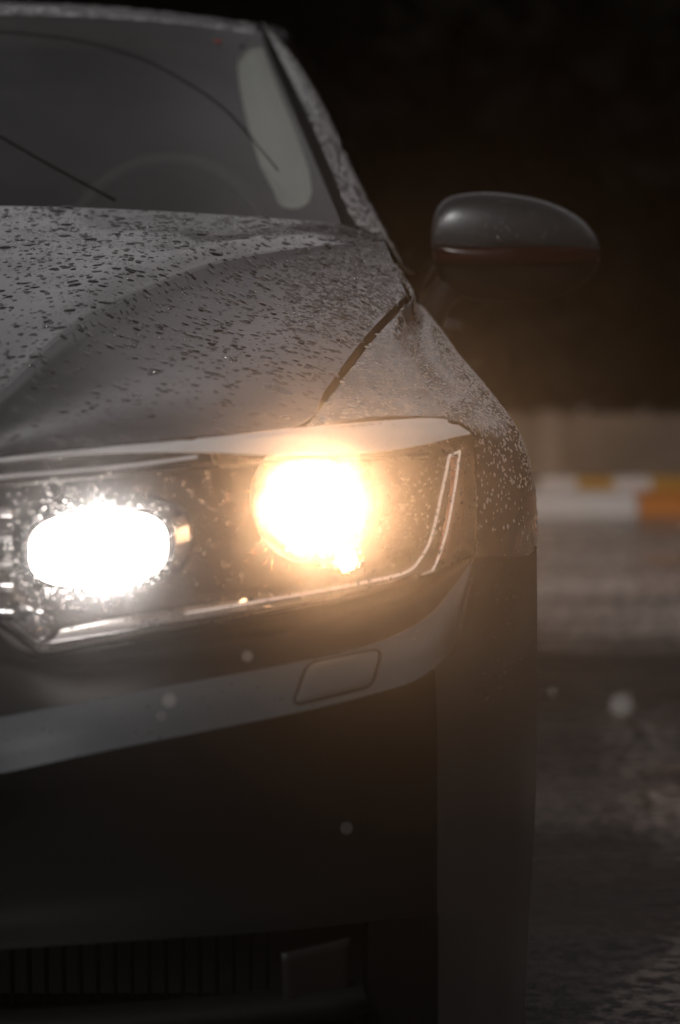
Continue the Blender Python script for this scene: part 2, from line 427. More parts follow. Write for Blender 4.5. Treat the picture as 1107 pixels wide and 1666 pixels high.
# ---- upper grille between the lamps (mostly left of the picture)
bm = bmesh.new()
box(bm, V(0, 3.53, .655), (.46, .01, .19))
gr = obj('radiator_grille', bm, M['black'], car, smooth=False)
bm = bmesh.new()
for z in (.59, .62, .65, .68, .71):
    pts = [V(x / 20, 3.435 + (x / 20) ** 2 * .3, z) for x in range(-6, 7)]
    tube(bm, pts, .006, 8)
obj('grille_bar', bm, M['chrome'], gr)

# ---- headlights
T = PP([(-170, 765, 3.452), (0, 743, 3.505), (200, 725, 3.575), (400, 705, 3.69), (560, 690, 3.80), (710, 681, 3.92), (768, 706, 3.955)])
T1 = PP([(-170, 778, 3.425), (0, 757, 3.475), (200, 737, 3.545), (400, 715, 3.655), (560, 699, 3.765), (712, 688, 3.905), (769, 708, 3.954)])
T2 = PP([(-170, 812, 3.405), (0, 792, 3.447), (200, 768, 3.515), (400, 748, 3.62), (560, 738, 3.73), (716, 715, 3.885), (771, 716, 3.953)])
T3 = PP([(-170, 860, 3.40), (0, 850, 3.435), (200, 835, 3.50), (400, 815, 3.60), (560, 800, 3.71), (718, 775, 3.87), (775, 780, 3.955)])
T4 = PP([(-170, 905, 3.405), (0, 930, 3.437), (200, 930, 3.505), (400, 905, 3.60), (560, 885, 3.70), (712, 860, 3.86), (775, 850, 3.945)])
T5 = PP([(-170, 930, 3.415), (-55, 975, 3.45), (62, 1064, 3.505), (330, 1021, 3.575), (540, 980, 3.685), (690, 936, 3.82), (771, 902, 3.933)])
lensg = loft([T, T1, T2, T3, T4, T5], 110, 60)
# housing: the same outline pushed back into the car
hb = []
for j, r in enumerate([T, T2, T3, T4, T5]):
    hb.append([p.copy() for p in r])
cH = V(.5, 0, .70)
def pushed(r, dy, s):
    return [V(cH.x + (p.x - cH.x) * s, p.y + dy, cH.z + (p.z - cH.z) * s) for p in r]
rimrow = loft([T], 110, 2)[0] if False else None
bm = bmesh.new()
deep = loft([pushed(T, .16, .93), pushed(T3, .22, .95), pushed(T5, .16, .93)], 60, 20)
add_grid(bm, deep)
def wall_strip(bm, a, b): add_grid(bm, [a, [x.lerp(y, .5) for x, y in zip(a, b)], b])
wall_strip(bm, spline(T, 60), deep[0]); wall_strip(bm, spline(T5, 60), deep[-1])
wall_strip(bm, [r[0] for r in loft([T, T2, T3, T4, T5], 3, 20)], [r[0] for r in deep]); wall_strip(bm, [r[-1] for r in loft([T, T2, T3, T4, T5], 3, 20)], [r[-1] for r in deep])
head = obj('headlight', bm, M['housing'], car)
bm = bmesh.new(); add_grid(bm, lensg); obj('lens_cover', bm, M['lens'], head)
tl = bvh(lensg)
def inside(px, py, off): return onto(tl, px, py, -.001) + V(0, off, 0)
# right projector
c = inside(508, 832, .088)
bm = bmesh.new(); rg = lathe(bm, [(.0, -.018), (.020, -.015), (.037, -.006), (.044, .004)], c, k=40)
obj('projector_lens', bm, M['warmlamp'], head)
bm = bmesh.new(); lathe(bm, [(.045, .012), (.0455, -.006), (.051, -.011), (.060, -.008), (.078, .04), (.082, .07)], c, k=48)
obj('projector_bezel', bm, M['dchrome'], head)
c = inside(565, 916, .03)
bm = bmesh.new(); lathe(bm, [(.0, -.008), (.009, -.006), (.013, .004)], c, k=24); obj('marker_bulb', bm, M['warmsmall'], head)
# left reflector bowl: wide oval of light with faceted mirror round it
c = inside(152, 903, .065)
bm = bmesh.new(); lathe(bm, [(.0, -.004), (.06, -.003), (.084, .006)], c, k=48, sx=.98, sz=.52, ex=.72, tilt=.06); obj('main_beam_lens', bm, M['whitelamp'], head)
bm = bmesh.new(); lathe(bm, [(.085, .010), (.087, .002), (.093, .004), (.108, .045), (.112, .07)], c, k=28, sx=.99, sz=.54, ex=.74, tilt=.06); obj('main_beam_bowl', bm, simple('dark faceted bowl', (.05, .048, .046), Metallic=.7, Roughness=.22), head, smooth=False)
# light guides on the outer side and along the bottom
def path(pts, off, n=50): return [inside(q.x, q.y, off) for q in spline([Vector((a, b, 0)) for a, b in pts], n)]
bm = bmesh.new(); tube(bm, path([(734, 742), (722, 800), (706, 870), (690, 905), (664, 932), (600, 948), (500, 967), (400, 984), (300, 1000)], .012), .0019, 8)
obj('light_guide', bm, M['guide'], head)
bm = bmesh.new(); tube(bm, path([(751, 735), (742, 800), (728, 870), (712, 918), (698, 938)], .010), .0016, 8)
obj('light_guide', bm, M['guide'], head)
bm = bmesh.new(); tube(bm, path([(734, 742), (751, 735)], .011, 6), .0016, 8); obj('light_guide_end', bm, M['guide'], head)
# side marker reflector, finely striped
bm = bmesh.new()
A = path([(757, 745), (756, 800), (750, 860), (742, 905)], .008, 16); B = path([(736, 745), (735, 800), (722, 868), (712, 915)], .022, 16)
add_grid(bm, [A, B]); obj('side_reflector', bm, simple('pinkish side reflector', (.45, .22, .16), Roughness=.25, Metallic=.2), head, solid=.002)
# white strip laid on the cover along the lamp's top, forked towards the grille
brows = []
def ribbon(name, up, dn, m, off=.0016):
    a = [onto(tl, q.x, q.y, off) for q in spline([Vector((x, y, 0)) for x, y in up], 70)]; b = [onto(tl, q.x, q.y, off) for q in spline([Vector((x, y, 0)) for x, y in dn], 70)]
    uu = spline([Vector((x, y, 0)) for x, y in up], 70); dd = spline([Vector((x, y, 0)) for x, y in dn], 70)
    gg = [[onto(tl, *(p.lerp(q, k / 6)).xy, off) for p, q in zip(uu, dd)] for k in range(7)]; brows.append(gg)
    bm = bmesh.new(); add_grid(bm, gg); return obj(name, bm, m, head)
brow = simple('white brow strip', (.88, .86, .85), Metallic=.0, Roughness=.3, Coat_Weight=.5)
ribbon('brow_strip', [(-150, 767), (0, 747), (150, 731), (310, 714), (450, 701), (600, 688), (700, 682), (740, 688), (764, 704)], [(-150, 772), (0, 753), (150, 741), (320, 738), (450, 742), (600, 737), (690, 724), (738, 712), (765, 707)], brow)
ribbon('brow_strip', [(-150, 794), (0, 775), (100, 766), (200, 757), (320, 742)], [(-150, 799), (0, 780), (100, 771), (200, 762), (320, 747)], brow)
# reflector fragments low at the inner corner and a bright ledge
bm = bmesh.new()
q = [inside(22, 978, .012), inside(94, 1012, .014), inside(70, 1042, .012), inside(0, 1000, .010)]
g = loft([[q[0], q[0].lerp(q[1], .5), q[1]], [q[3], q[3].lerp(q[2], .5), q[2]]], 9, 5)
for r in g:
    for p in r: p += V((rnd() - .5) * .003, (rnd() - .5) * .009, (rnd() - .5) * .003)
add_grid(bm, g); obj('corner_reflector', bm, M['chrome'], head, smooth=False, solid=.004)
bm = bmesh.new()
a = path([(95, 1030), (180, 1012), (285, 994), (400, 978)], .02, 24); b = path([(82, 1048), (180, 1034), (285, 1015), (400, 994)], .008, 24)
add_grid(bm, [a, [x.lerp(y, .5) + V(0, 0, -.001) for x, y in zip(a, b)], b]); obj('lower_ledge', bm, simple('satin lamp ledge', (.55, .53, .52), Metallic=.6, Roughness=.28), head, solid=.002)
# long fins behind the cover, upper edge and base
bm = bmesh.new()
for (pts, off, r) in (([(-100, 800), (0, 790), (200, 772), (400, 756), (600, 748), (700, 742)], .02, .003), ([(-20, 1005), (66, 1056), (330, 1012), (540, 972), (640, 948)], .004, .0018)):
    tube(bm, path(pts, off, 40), r, 6)
obj('inner_bezel', bm, M['dchrome'], head)
# rubber seal round the cover
def poly(pts, off, step=10):
    out = []
    for (x0, y0), (x1, y1) in zip(pts, pts[1:]):
        m_ = max(1, int(math.hypot(x1 - x0, y1 - y0) / step)); out += [onto(tl, x0 + (x1 - x0) * k / m_, y0 + (y1 - y0) * k / m_, off) for k in range(m_)]
    return out
bm = bmesh.new(); tube(bm, poly([(-150, 905), (-60, 968), (0, 1016), (56, 1058), (66, 1063), (80, 1062), (200, 1042), (330, 1020), (450, 998), (560, 974), (640, 952), (690, 932)], .0005), .0038, 6)
obj('lamp_seal', bm, M['satin'], head)
bm = bmesh.new(); tube(bm, poly([(-150, 893), (-60, 955), (0, 1000), (58, 1044), (70, 1048), (200, 1028), (330, 1006), (450, 985)], .0002), .0016, 6)
obj('inner_edge', bm, M['chrome'], head)
# the dipped beam itself: a focused lamp behind the projector lens
def beam(c, r, watts, col, spread, aim):
    ld = bpy.data.lights.new('dipped_beam', 'AREA'); ld.shape = 'DISK'; ld.size = 2 * r; ld.energy = watts; ld.color = col; ld.spread = math.radians(spread)
    lo_ = link(bpy.data.objects.new('dipped_beam', ld), head); lo_.location = c
    lo_.rotation_euler = V(*aim).to_track_quat('Z', 'Y').to_euler(); return lo_
beam(inside(508, 832, .088 - .024), .040, 1.3, (1, .55, .28), 13, (-.10, 1, -.092))
beam(inside(158, 903, .065 - .012), .05, .13, (1, .9, .85), 20, (-.03, 1, -.09))
head_l = mirrored(head)
mirrored(wing)

# ---- windscreen, roof, pillars
wt = PP([(-53, 21, 5.495), (-25, 22, 5.497), (0, 23, 5.5), (110, 26, 5.53), (220, 32, 5.58), (330, 42, 5.66), (424, 56, 5.76)])
wm = PP([(-100, 150, 5.12), (-50, 151, 5.125), (0, 152, 5.13), (140, 155, 5.18), (270, 162, 5.24), (385, 175, 5.33), (480, 188, 5.43)])
wb = PP([(-171, 340, 4.61), (-85, 341, 4.62), (0, 342, 4.64), (160, 347, 4.68), (310, 354, 4.73), (440, 362, 4.8), (560, 374, 4.88)])
for r in (wt, wm, wb): r[0].x = 0
wsg = loft([wt, wm, wb], 60, 40)
bm = bmesh.new(); add_grid(bm, wsg, True); ws = obj('windscreen', bm, M['screen'], car)
tw = bvh(wsg)
def onw(px, py, off=.003): return onto(tw, px, py, off)
# roof
def rrow(d, z, hx, drop):
    return [V(x * hx, d + (1 - math.cos(x * 1.3)) * .35 * (1 if d < 6 else 0), z - drop * (x ** 2.4)) for x in (0, .2, .4, .6, .8, .93, 1.0)]
rt = [p.copy() for p in wt]
r1 = PP([(-50, 15, 5.545), (-25, 16, 5.547), (0, 17, 5.55), (110, 20, 5.58), (220, 26, 5.63), (330, 36, 5.71), (420, 48, 5.80)])
r2 = PP([(-26, 4, 5.775), (-13, 5, 5.777), (0, 6, 5.78), (110, 9, 5.81), (220, 16, 5.86), (330, 29, 5.92), (414, 41, 5.98)])
for r in (r1, r2): r[0].x = 0
r3 = [V(p.x, 6.4, 1.505 - .09 * (p.x / .55) ** 2 * 1.0) for p in r2]
r4 = [V(p.x, 7.0, 1.47 - .09 * (p.x / .55) ** 2) for p in r2]
roofg = loft([rt, r1, r2, r3, r4], 60, 40)
bm = bmesh.new(); add_grid(bm, roofg, True); roof = obj('roof', bm, M['paintf'], car)
# a pillars: inner edge, crown, outer face
pi_ = PP([(424, 56, 5.77), (440, 95, 5.68), (465, 152, 5.54), (497, 222, 5.34), (528, 296, 5.12), (562, 372, 4.88)])
pm = PP([(436, 56, 5.78), (456, 95, 5.68), (484, 152, 5.54), (516, 222, 5.34), (547, 296, 5.12), (580, 366, 4.88)])
pc = PP([(430, 42, 5.82), (474, 96, 5.74), (516, 170, 5.58), (553, 250, 5.38), (592, 326, 5.14), (622, 386, 4.92)])
ps = PP([(424, 40, 5.95), (480, 100, 5.86), (520, 175, 5.68), (556, 252, 5.46), (597, 330, 5.20), (632, 394, 4.96)])
po = [V(p.x + .03, p.y + .10, p.z - .045) for p in ps]
pilg = loft([pm, pc, ps, po], 60, 20)
bm = bmesh.new(); add_grid(bm, pilg); pil = obj('windscreen_pillar', bm, M['paintf'], car); 
bm = bmesh.new(); add_grid(bm, loft([pi_, [a.lerp(b, .5) + V(0, .012, -.008) for a, b in zip(pi_, pm)], pm], 60, 6)); obj('pillar_seal', bm, M['rubber'], pil)
# pale sheet behind the glass, the screen's soft reflection put into its colour
li = [(388, 92, 5.74), (390, 136, 5.64), (400, 188, 5.50), (415, 245, 5.34), (432, 300, 5.20), (446, 345, 5.08)]
lo = [(420, 62, 5.80), (438, 108, 5.70), (458, 160, 5.56), (484, 225, 5.40), (502, 285, 5.24), (508, 345, 5.10)]
a = [P(x, y, d + .05) for x, y, d in li]; b = [P(x, y, d + .02) for x, y, d in lo]
bm = bmesh.new(); lg = loft([a, [x.lerp(y, .5) + V(0, -.012, .004) for x, y in zip(a, b)], b], 50, 14)
# round its lower end
for j in range(len(lg)):
    t = j / (len(lg) - 1); k = (1 - math.sqrt(max(0, 1 - (2 * t - 1) ** 2))) * .035
    for i in range(50): 
        if i > 34: lg[j][i] = lg[j][i] + V(0, 0, 1) * k * ((i - 34) / 15)
add_grid(bm, lg); obj('pillar_reflection', bm, M['screen_refl'], pil, solid=.004)
mirrored(pil)
# scuttle panel at the foot of the screen, wipers, dark tube drawn in as a cable's reflection
bm = bmesh.new(); add_grid(bm, [[p + V(0, .02, -.012) for p in spline(rearE, 60)], [p + V(0, -.01, -.02) for p in spline(wb, 60)]][::1], True); add_grid(bm, [[V(0, 4.58, 1.06), V(.1, 4.58, 1.058)], [V(0, 4.62, 1.06), V(.1, 4.62, 1.058)]], True)
obj('scuttle', bm, M['black'], car)
bm = bmesh.new(); tube(bm, [onw(x, y, .0006) for x, y in ((-60, 190), (0, 222), (50, 251), (100, 279), (150, 306), (186, 325))], .0024, 8)
wp = obj('wiper_blade', bm, M['rubber'], car)
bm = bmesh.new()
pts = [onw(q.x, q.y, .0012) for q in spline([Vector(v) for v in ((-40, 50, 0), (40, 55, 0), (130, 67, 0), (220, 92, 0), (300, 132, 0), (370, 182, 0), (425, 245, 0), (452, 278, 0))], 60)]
tube(bm, pts, .0009, 6); wl = obj('cable_reflection', bm, M['satin'], ws)
for (x, y, m_) in ((353, 68, 'red'), (391, 75, 'rubber')):
    bm = bmesh.new(); box(bm, V(0, 0, 0), (.016, .007, .0012), .0004); s = obj('sticker', bm, M[m_], ws); s.location = onw(x, y, .001); s.rotation_euler = (math.radians(25), 0, 0)
    s['label'] = 'small red sticker at the top of the windscreen' if m_ == 'red' else 'small black sticker at the top of the windscreen'
# cabin
bm = bmesh.new(); add_grid(bm, loft([[V(x, 4.78 + .15 * x * x, 1.0) for x in (-.7, -.35, 0, .35, .7)], [V(x, 4.95, 1.03 - .02 * abs(x)) for x in (-.7, -.35, 0, .35, .7)], [V(x, 5.3, .99) for x in (-.7, -.35, 0, .35, .7)], [V(x, 5.34, .8) for x in (-.7, -.35, 0, .35, .7)]], 30, 16)); obj('dashboard', bm, M['cabin'], car)
bm = bmesh.new()
for x in (-.37, .37):
    box(bm, V(x, 6.05, .86), (.5, .14, .62), .05); box(bm, V(x, 6.07, 1.25), (.26, .1, .16), .04); box(bm, V(x, 5.8, .52), (.5, .5, .16), .05)
obj('front_seats', bm, M['cloth'], car)
bm = bmesh.new(); box(bm, V(0, 6.9, .8), (1.3, .16, .7), .05); box(bm, V(0, 6.6, .5), (1.3, .5, .16), .05); obj('rear_seat', bm, M['cloth'], car)
bm = bmesh.new(); wc = V(.37, 5.45, 1.0); tube(bm, [wc + V(math.cos(t) * .18, -.07 * math.sin(t) * -1, math.sin(t) * .17) for t in [i * math.pi / 12 for i in range(24)]], .014, 8, closed=True)
tube(bm, [wc + V(-.17, 0, 0), wc, wc + V(.17, 0, 0)], .015, 8); tube(bm, [wc, wc + V(0, -.15, -.06)], .03, 8); obj('steering_wheel', bm, M['cabin'], car)
bm = bmesh.new(); box(bm, V(0, 5.8, .24), (1.62, 3.9, .04)); box(bm, V(0, 4.55, .62), (1.36, .02, .66)); box(bm, V(0, 4.3, .60), (1.1, .45, .3)); obj('floor_and_light_block', bm, M['cabin'], car, smooth=False)  # box under the bonnet is unseen, added to block light
# body sides behind the wings, tail, glass, wheels
D0 = S5
rows = [D0]
for (y, dx) in ((5.6, .012), (6.3, .012), (6.9, .005), (7.4, -.01), (7.9, -.05), (8.15, -.12)):
    rows.append([V(p.x + dx, y, p.z if y < 7.5 else p.z + (.02 if k < 3 else 0)) for k, p in enumerate(D0)])
def side_rows(a, b): return loft(rows[a:b], 16, 20)
for nm, a, b in (('front_door', 0, 2), ('rear_door', 1, 4)):
    g = loft([[p + V(0, .003, 0) for p in rows[a]]] + rows[a + 1:b - 1] + [[p + V(0, -.003, 0) for p in rows[b - 1]]], 16, 20)
    bm = bmesh.new(); add_grid(bm, g); o = obj(nm, bm, M['paint'], car, solid=0)
    yy = (rows[b - 1][0].y - .18); xx = D0[2].x + .03
    bm = bmesh.new(); tube(bm, [V(xx - .02, yy - .08, .87), V(xx + .015, yy - .07, .872), V(xx + .015, yy + .07, .876), V(xx - .02, yy + .08, .876)], .009, 8); obj('handle', bm, M['paint'], o)
    mirrored(o)
g = loft(rows[3:], 16, 30); bm = bmesh.new(); add_grid(bm, g); o = obj('rear_wing', bm, M['paint'], car); mirrored(o)
tail = rows[-1]
bm = bmesh.new(); add_grid(bm, [[V(p.x * s, p.y + .06 * (1 - s), p.z) for p in tail] for s in (1, .5, 0, -.5, -1)]); obj('rear_bumper', bm, M['paint'], car)
bm = bmesh.new(); add_grid(bm, loft([[V(x, 7.5, 1.02) for x in (-.76, -.4, 0, .4, .76)], [V(x, 7.8, 1.03) for x in (-.74, -.4, 0, .4, .74)], [V(x * .9, 8.17, 1.0) for x in (-.74, -.4, 0, .4, .74)]], 20, 8)); obj('boot_lid', bm, M['paint'], car)
bm = bmesh.new(); add_grid(bm, loft([[V(x, 7.0, 1.47 - .09 * (x / .55) ** 2) for x in (-.52, -.26, 0, .26, .52)], [V(x, 7.5, 1.02) for x in (-.72, -.36, 0, .36, .72)]], 16, 8)); obj('rear_window', bm, M['sideglass'], car)
bm = bmesh.new()
sg = loft([spline(po, 12), [V(.80, 4.98 + i * .16, .965) for i in range(12)]], 24, 10)
bot = [V(.787, 5.0 + i * 2.45 / 5, .965) for i in range(6)]
tp = [V(.79, 5.0, .97), po[4], po[2], V(.60, 6.0, 1.40), V(.60, 6.9, 1.375), V(.70, 7.45, 1.03)]
bm = bmesh.new(); add_grid(bm, loft([tp, [a.lerp(b, .5) + V(.02, 0, 0) for a, b in zip(tp, bot)], bot], 40, 10)); o = obj('side_window', bm, M['sideglass'], car); mirrored(o)
rl = [V(.545, 5.98, 1.415), V(.56, 6.4, 1.42), V(.56, 7.0, 1.385), V(.74, 7.52, 1.02)]
bm = bmesh.new(); tube(bm, spline(rl, 30), .03, 8); o = obj('roof_rail', bm, M['paint'], car); mirrored(o)
for y in (4.42, 7.15):
    bm = bmesh.new(); lathe(bm, [(.20, -.10), (.30, -.11), (.325, -.09), (.33, 0), (.325, .09), (.30, .11), (.20, .10), (.20, -.10)], V(.82, y, .21), axis='x', k=40); w = obj('wheel', bm, M['rubber'], car)
    bm = bmesh.new(); c = V(.90, y, .21); lathe(bm, [(.0, -.01), (.05, 0), (.055, .012), (.0, .016)], c, axis='x', k=20); lathe(bm, [(.205, .02), (.19, .0), (.185, -.12), (.0, -.14)], c, axis='x', k=36)
    for k in range(10):
        t = k * math.pi / 5; tube(bm, [c + V(.006, math.cos(t) * .04, math.sin(t) * .04), c + V(.0, math.cos(t) * .12, math.sin(t) * .12), c + V(.004, math.cos(t) * .195, math.sin(t) * .195)], .012, 6)
    obj('rim', bm, M['rim'], w); mirrored(w)
    bm = bmesh.new(); r = .37
    arc = [V(.70, y + math.cos(t) * r, max(.21, .23) + math.sin(t) * r) for t in [math.pi * i / 16 for i in range(17)]]
    add_grid(bm, [arc, [p + V(.2, 0, 0) for p in arc]]); o = obj('arch_liner', bm, M['black'], car); mirrored(o)

# ---- wing mirror
md = 5.02
prof = [(704, 372, 405), (709, 345, 430), (720, 329, 458), (737, 319, 476), (765, 314, 486), (800, 313, 490), (840, 317, 491), (880, 325, 488), (915, 338, 480), (942, 354, 468), (960, 371, 452), (972, 388, 436), (977, 402, 424)]
def ring_at(px, yt, yb, k=24):
    tcen = (px - 704) / 273; th = .105 * math.sqrt(max(.02, 1 - (2 * tcen - .9) ** 2 * .82)); out = []
    d0 = md + .05 * tcen
    for q in range(k):
        t = 2 * math.pi * q / k; s = math.sin(t); cc = math.cos(t)
        sy = math.copysign(abs(s) ** .8, s); cy = math.copysign(abs(cc) ** .8, cc)
        z0, z1 = P(px, yb, d0).z, P(px, yt, d0).z
        z = (z0 + z1) / 2 + (z1 - z0) / 2 * sy
        y = d0 - th * .6 * cy if cy > 0 else d0 - th * .35 * cy
        out.append(V(P(px, (yt + yb) / 2, d0).x, y, z))
    return out
split = 402
def shell(y_from, y_to, grow=0):
    rows_ = []
    for px, yt, yb in [(q.x, q.y, q.z) for q in spline([Vector(p) for p in prof], 40)]:
        full = ring_at(px, yt, yb, 48)
        zt, zb = P(px, y_from, md).z, P(px, y_to, md).z
        cx = sum((p for p in full), V(0, 0, 0)) / 48
        r = [V(cx.x + (p.x - cx.x), cx.y + (p.y - cx.y) * (1 + grow), min(zt, max(zb, p.z))) for p in full]
        rows_.append(r + [r[0]])
    return rows_
bm = bmesh.new(); g = shell(200, split); add_grid(bm, g); bm.faces.new([bm.verts.new(p) for p in g[0][:-1]]); bm.faces.new([bm.verts.new(p) for p in g[-1][:-1]])
wmir = obj('wing_mirror', bm, M['mirrorcap'], car)
bm = bmesh.new(); g = shell(split + .5, 428, .02); add_grid(bm, g); bm.faces.new([bm.verts.new(p) for p in g[-1][:-1]]); obj('indicator_strip', bm, M['redlens'], wmir)
bm = bmesh.new(); g = shell(428.5, 600); add_grid(bm, g); bm.faces.new([bm.verts.new(p) for p in g[-1][:-1]]); obj('mirror_base', bm, M['satin'], wmir)
bm = bmesh.new()
for pts, r in ((PP([(745, 455, 5.04), (722, 478, 5.03), (706, 505, 5.03), (695, 540, 5.04)]), .026),): tube(bm, spline(pts, 16), r, 14, flat=1.4)
obj('mirror_stalk', bm, M['satin'], wmir)
bm = bmesh.new(); tube(bm, PP([(709, 430, 4.98), (700, 445, 4.98), (690, 465, 4.99), (684, 482, 5.0)]), .0015, 6); obj('stalk_edge', bm, M['mirrorcap'], wmir)
bm = bmesh.new(); gm = shell(200, split); gm = [r[:24] for r in gm]
mirror_grid = gm
bm.free()

# ---- rain on the car
UP = V(0, -.35, 1).normalized()
bm = bmesh.new()
far = lambda p: rnd() < min(1, .25 + max(0, p.y - 3.5) * .8)
scatter(bm, top, 1400, .0010, .0042, UP, hr=.36, power=2.6, el=(1, 1.3), mask=far)
scatter(bm, top, 40, .0045, .0085, UP, hr=.24, power=2.2, el=(1, 1.4))
scatter(bm, flank, 800, .0014, .0046, UP, hr=.34, power=1.6, el=(1, 1.7), mask=far)
scatter(bm, flank, 130, .0040, .0070, UP, hr=.3, power=2, el=(1, 1.3))
scatter(bm, flank, 1500, .0012, .0026, UP, hr=.45, mask=lambda p: p.y > 4.1 and p.x > .60)
scatter(bm, centre, 400, .0012, .006, UP, hr=.3)
d_ = obj('water_droplets', bm, M['bead'], bonnet, doubles=False); d_['kind'] = 'stuff'
bm = bmesh.new()
scatter(bm, top, 1300, .0011, .0046, UP, hr=.3, power=3, el=(1, 1.3))
scatter(bm, top, 90, .0050, .0095, UP, hr=.22, power=2.2, el=(1, 1.5))
scatter(bm, flank, 460, .0014, .0054, UP, hr=.3, power=2.4, el=(1, 1.25), mask=lambda p: p.y > 3.9 or rnd() < .3)
scatter(bm, flank, 800, .0012, .0026, UP, hr=.45, mask=lambda p: p.y > 4.2 and p.x > .64)
scatter(bm, centre, 250, .0012, .006, UP, hr=.3)
d_ = obj('rain_drops', bm, M['water'], bonnet, doubles=False); d_['kind'] = 'stuff'
bm = bmesh.new()
scatter(bm, wtop, 520, .0012, .0042, UP, hr=.36, power=2, el=(1, 1.5))
scatter(bm, wside, 5200, .0011, .0026, V(1, -1, .4), hr=.5, power=2, el=(1, 1.5), axis=V(.3, 0, 1), mask=lambda p: p.y < 4.8 and rnd() < max(.10, min(1, (p.z - .62) / .2)))
d_ = obj('water_droplets', bm, M['beadw'], wing, doubles=False); d_['kind'] = 'stuff'
bm = bmesh.new(); scatter(bm, pilg, 1500, .002, .005, V(.6, -1, .5), hr=.4, el=(1, 1.5)); d_ = obj('water_droplets', bm, M['beadw'], pil, doubles=False); d_['kind'] = 'stuff'
bm = bmesh.new(); scatter(bm, roofg, 1300, .0025, .007, V(0, 0, 1), hr=.4, mask=lambda p: p.y < 6.3); d_ = obj('water_droplets', bm, M['bead'], roof, doubles=False); d_['kind'] = 'stuff'
bm = bmesh.new(); scatter(bm, strip, 120, .0006, .0018, V(.3, -1, .3), hr=.4); scatter(bm, low, 180, .0006, .0015, V(.6, -1, 0), hr=.4, mask=lambda p: p.x > .84 and p.z > .42); d_ = obj('water_droplets', bm, M['bead'], bumper, doubles=False); d_['kind'] = 'stuff'
bm = bmesh.new()
scatter(bm, brows[0], 420, .0007, .0022, V(0, -1, .6), hr=.4, mask=lambda p: p.x > .66 or rnd() < .35)
c1 = P(158, 903, 3.47); c2_ = P(508, 832, 3.66)
def ringmask(p):
    a = math.hypot((p.x - c1.x) / 1.6, p.z - c1.z); b = math.hypot(p.x - c2_.x, p.z - c2_.z)
    return (.042 < a < .080) or (.055 < b < .13 and p.z < c2_.z + .03)
clear = lambda p: math.hypot((p.x - c1.x) / 1.6, p.z - c1.z) > .041 and math.hypot(p.x - c2_.x, p.z - c2_.z) > .052
scatter(bm, lensg, 2600, .0006, .0024, V(.3, -1, .2), hr=.45, power=2.5, mask=clear)
scatter(bm, lensg, 1100, .0004, .0013, V(.3, -1, .2), hr=.5, power=2, mask=ringmask)
d_ = obj('water_droplets', bm, M['water'], head, doubles=False); d_['kind'] = 'stuff'
bm = bmesh.new(); scatter(bm, mirror_grid, 260, .0008, .0024, V(0, -.7, .7), hr=.4); d_ = obj('water_droplets', bm, M['bead'], wmir, doubles=False); d_['kind'] = 'stuff'
mirrored(wmir)

# ------------------------------------------------------------------ the place
G = -.12   # level of the road below the car's own datum
def asphalt():
    m, n, l = mat('wet asphalt'); b = n['Principled BSDF']
    big = noise(n, l, .8, 5, .6, mapscale=(.35, 1.6, 1)); fine_ = noise(n, l, 160, 4, .7); mid_ = noise(n, l, 28, 4, .7)
    r = ramp(n, l, mid_.outputs[0], .45, .56, (.006, .006, .006, 1), (.10, .088, .082, 1))
    rb = ramp(n, l, big.outputs[0], .35, .65, (.45,) * 3 + (1,), (1.6,) * 3 + (1,))
    mx = n.new('ShaderNodeMix'); mx.data_type = 'RGBA'; mx.blend_type = 'MULTIPLY'; mx.inputs[0].default_value = 1
    l.new(r.outputs[0], mx.inputs[6]); l.new(rb.outputs[0], mx.inputs[7])
    # grazing sky reflection painted as pale bands with ragged edges, brightest towards the kerb
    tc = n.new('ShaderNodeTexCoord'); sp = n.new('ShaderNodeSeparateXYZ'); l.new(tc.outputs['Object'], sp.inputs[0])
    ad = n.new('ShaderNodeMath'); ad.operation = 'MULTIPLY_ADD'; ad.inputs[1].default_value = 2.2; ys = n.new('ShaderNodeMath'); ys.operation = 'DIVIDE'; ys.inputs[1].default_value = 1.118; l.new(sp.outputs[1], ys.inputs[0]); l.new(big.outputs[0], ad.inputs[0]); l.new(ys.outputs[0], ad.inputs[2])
    sheen_bands = n.new('ShaderNodeValToRGB'); e = sheen_bands.color_ramp.elements; e[0].position = 0; e[0].color = (1.6, 1.5, 1.5, 1); e[1].position = 1; e[1].color = (2, 2, 2, 1)
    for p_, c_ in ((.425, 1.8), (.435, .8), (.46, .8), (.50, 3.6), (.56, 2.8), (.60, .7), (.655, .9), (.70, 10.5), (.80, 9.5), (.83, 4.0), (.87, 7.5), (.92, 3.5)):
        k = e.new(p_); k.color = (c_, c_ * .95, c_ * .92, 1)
    dv = n.new('ShaderNodeMath'); dv.operation = 'DIVIDE'; dv.inputs[1].default_value = 13.0; l.new(ad.outputs[0], dv.inputs[0]); l.new(dv.outputs[0], sheen_bands.inputs[0])
    m3 = n.new('ShaderNodeMix'); m3.data_type = 'RGBA'; m3.blend_type = 'MULTIPLY'; m3.inputs[0].default_value = 1; l.new(mx.outputs[2], m3.inputs[6]); l.new(sheen_bands.outputs[0], m3.inputs[7]); l.new(m3.outputs[2], b.inputs['Base Color'])
    rr = ramp(n, l, big.outputs[0], .42, .6, (.5,) * 3 + (1,), (.14,) * 3 + (1,)); l.new(rr.outputs[0], b.inputs['Roughness'])
    b1 = bump(n, l, mid_.outputs[0], .5, .012, None); bump(n, l, fine_.outputs[0], .5, .004, b, b1); return m
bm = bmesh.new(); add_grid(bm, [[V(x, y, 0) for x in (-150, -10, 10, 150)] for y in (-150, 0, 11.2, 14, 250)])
gnd = props(obj('ground', bm, asphalt(), smooth=False), kind='structure'); gnd.location.z = G
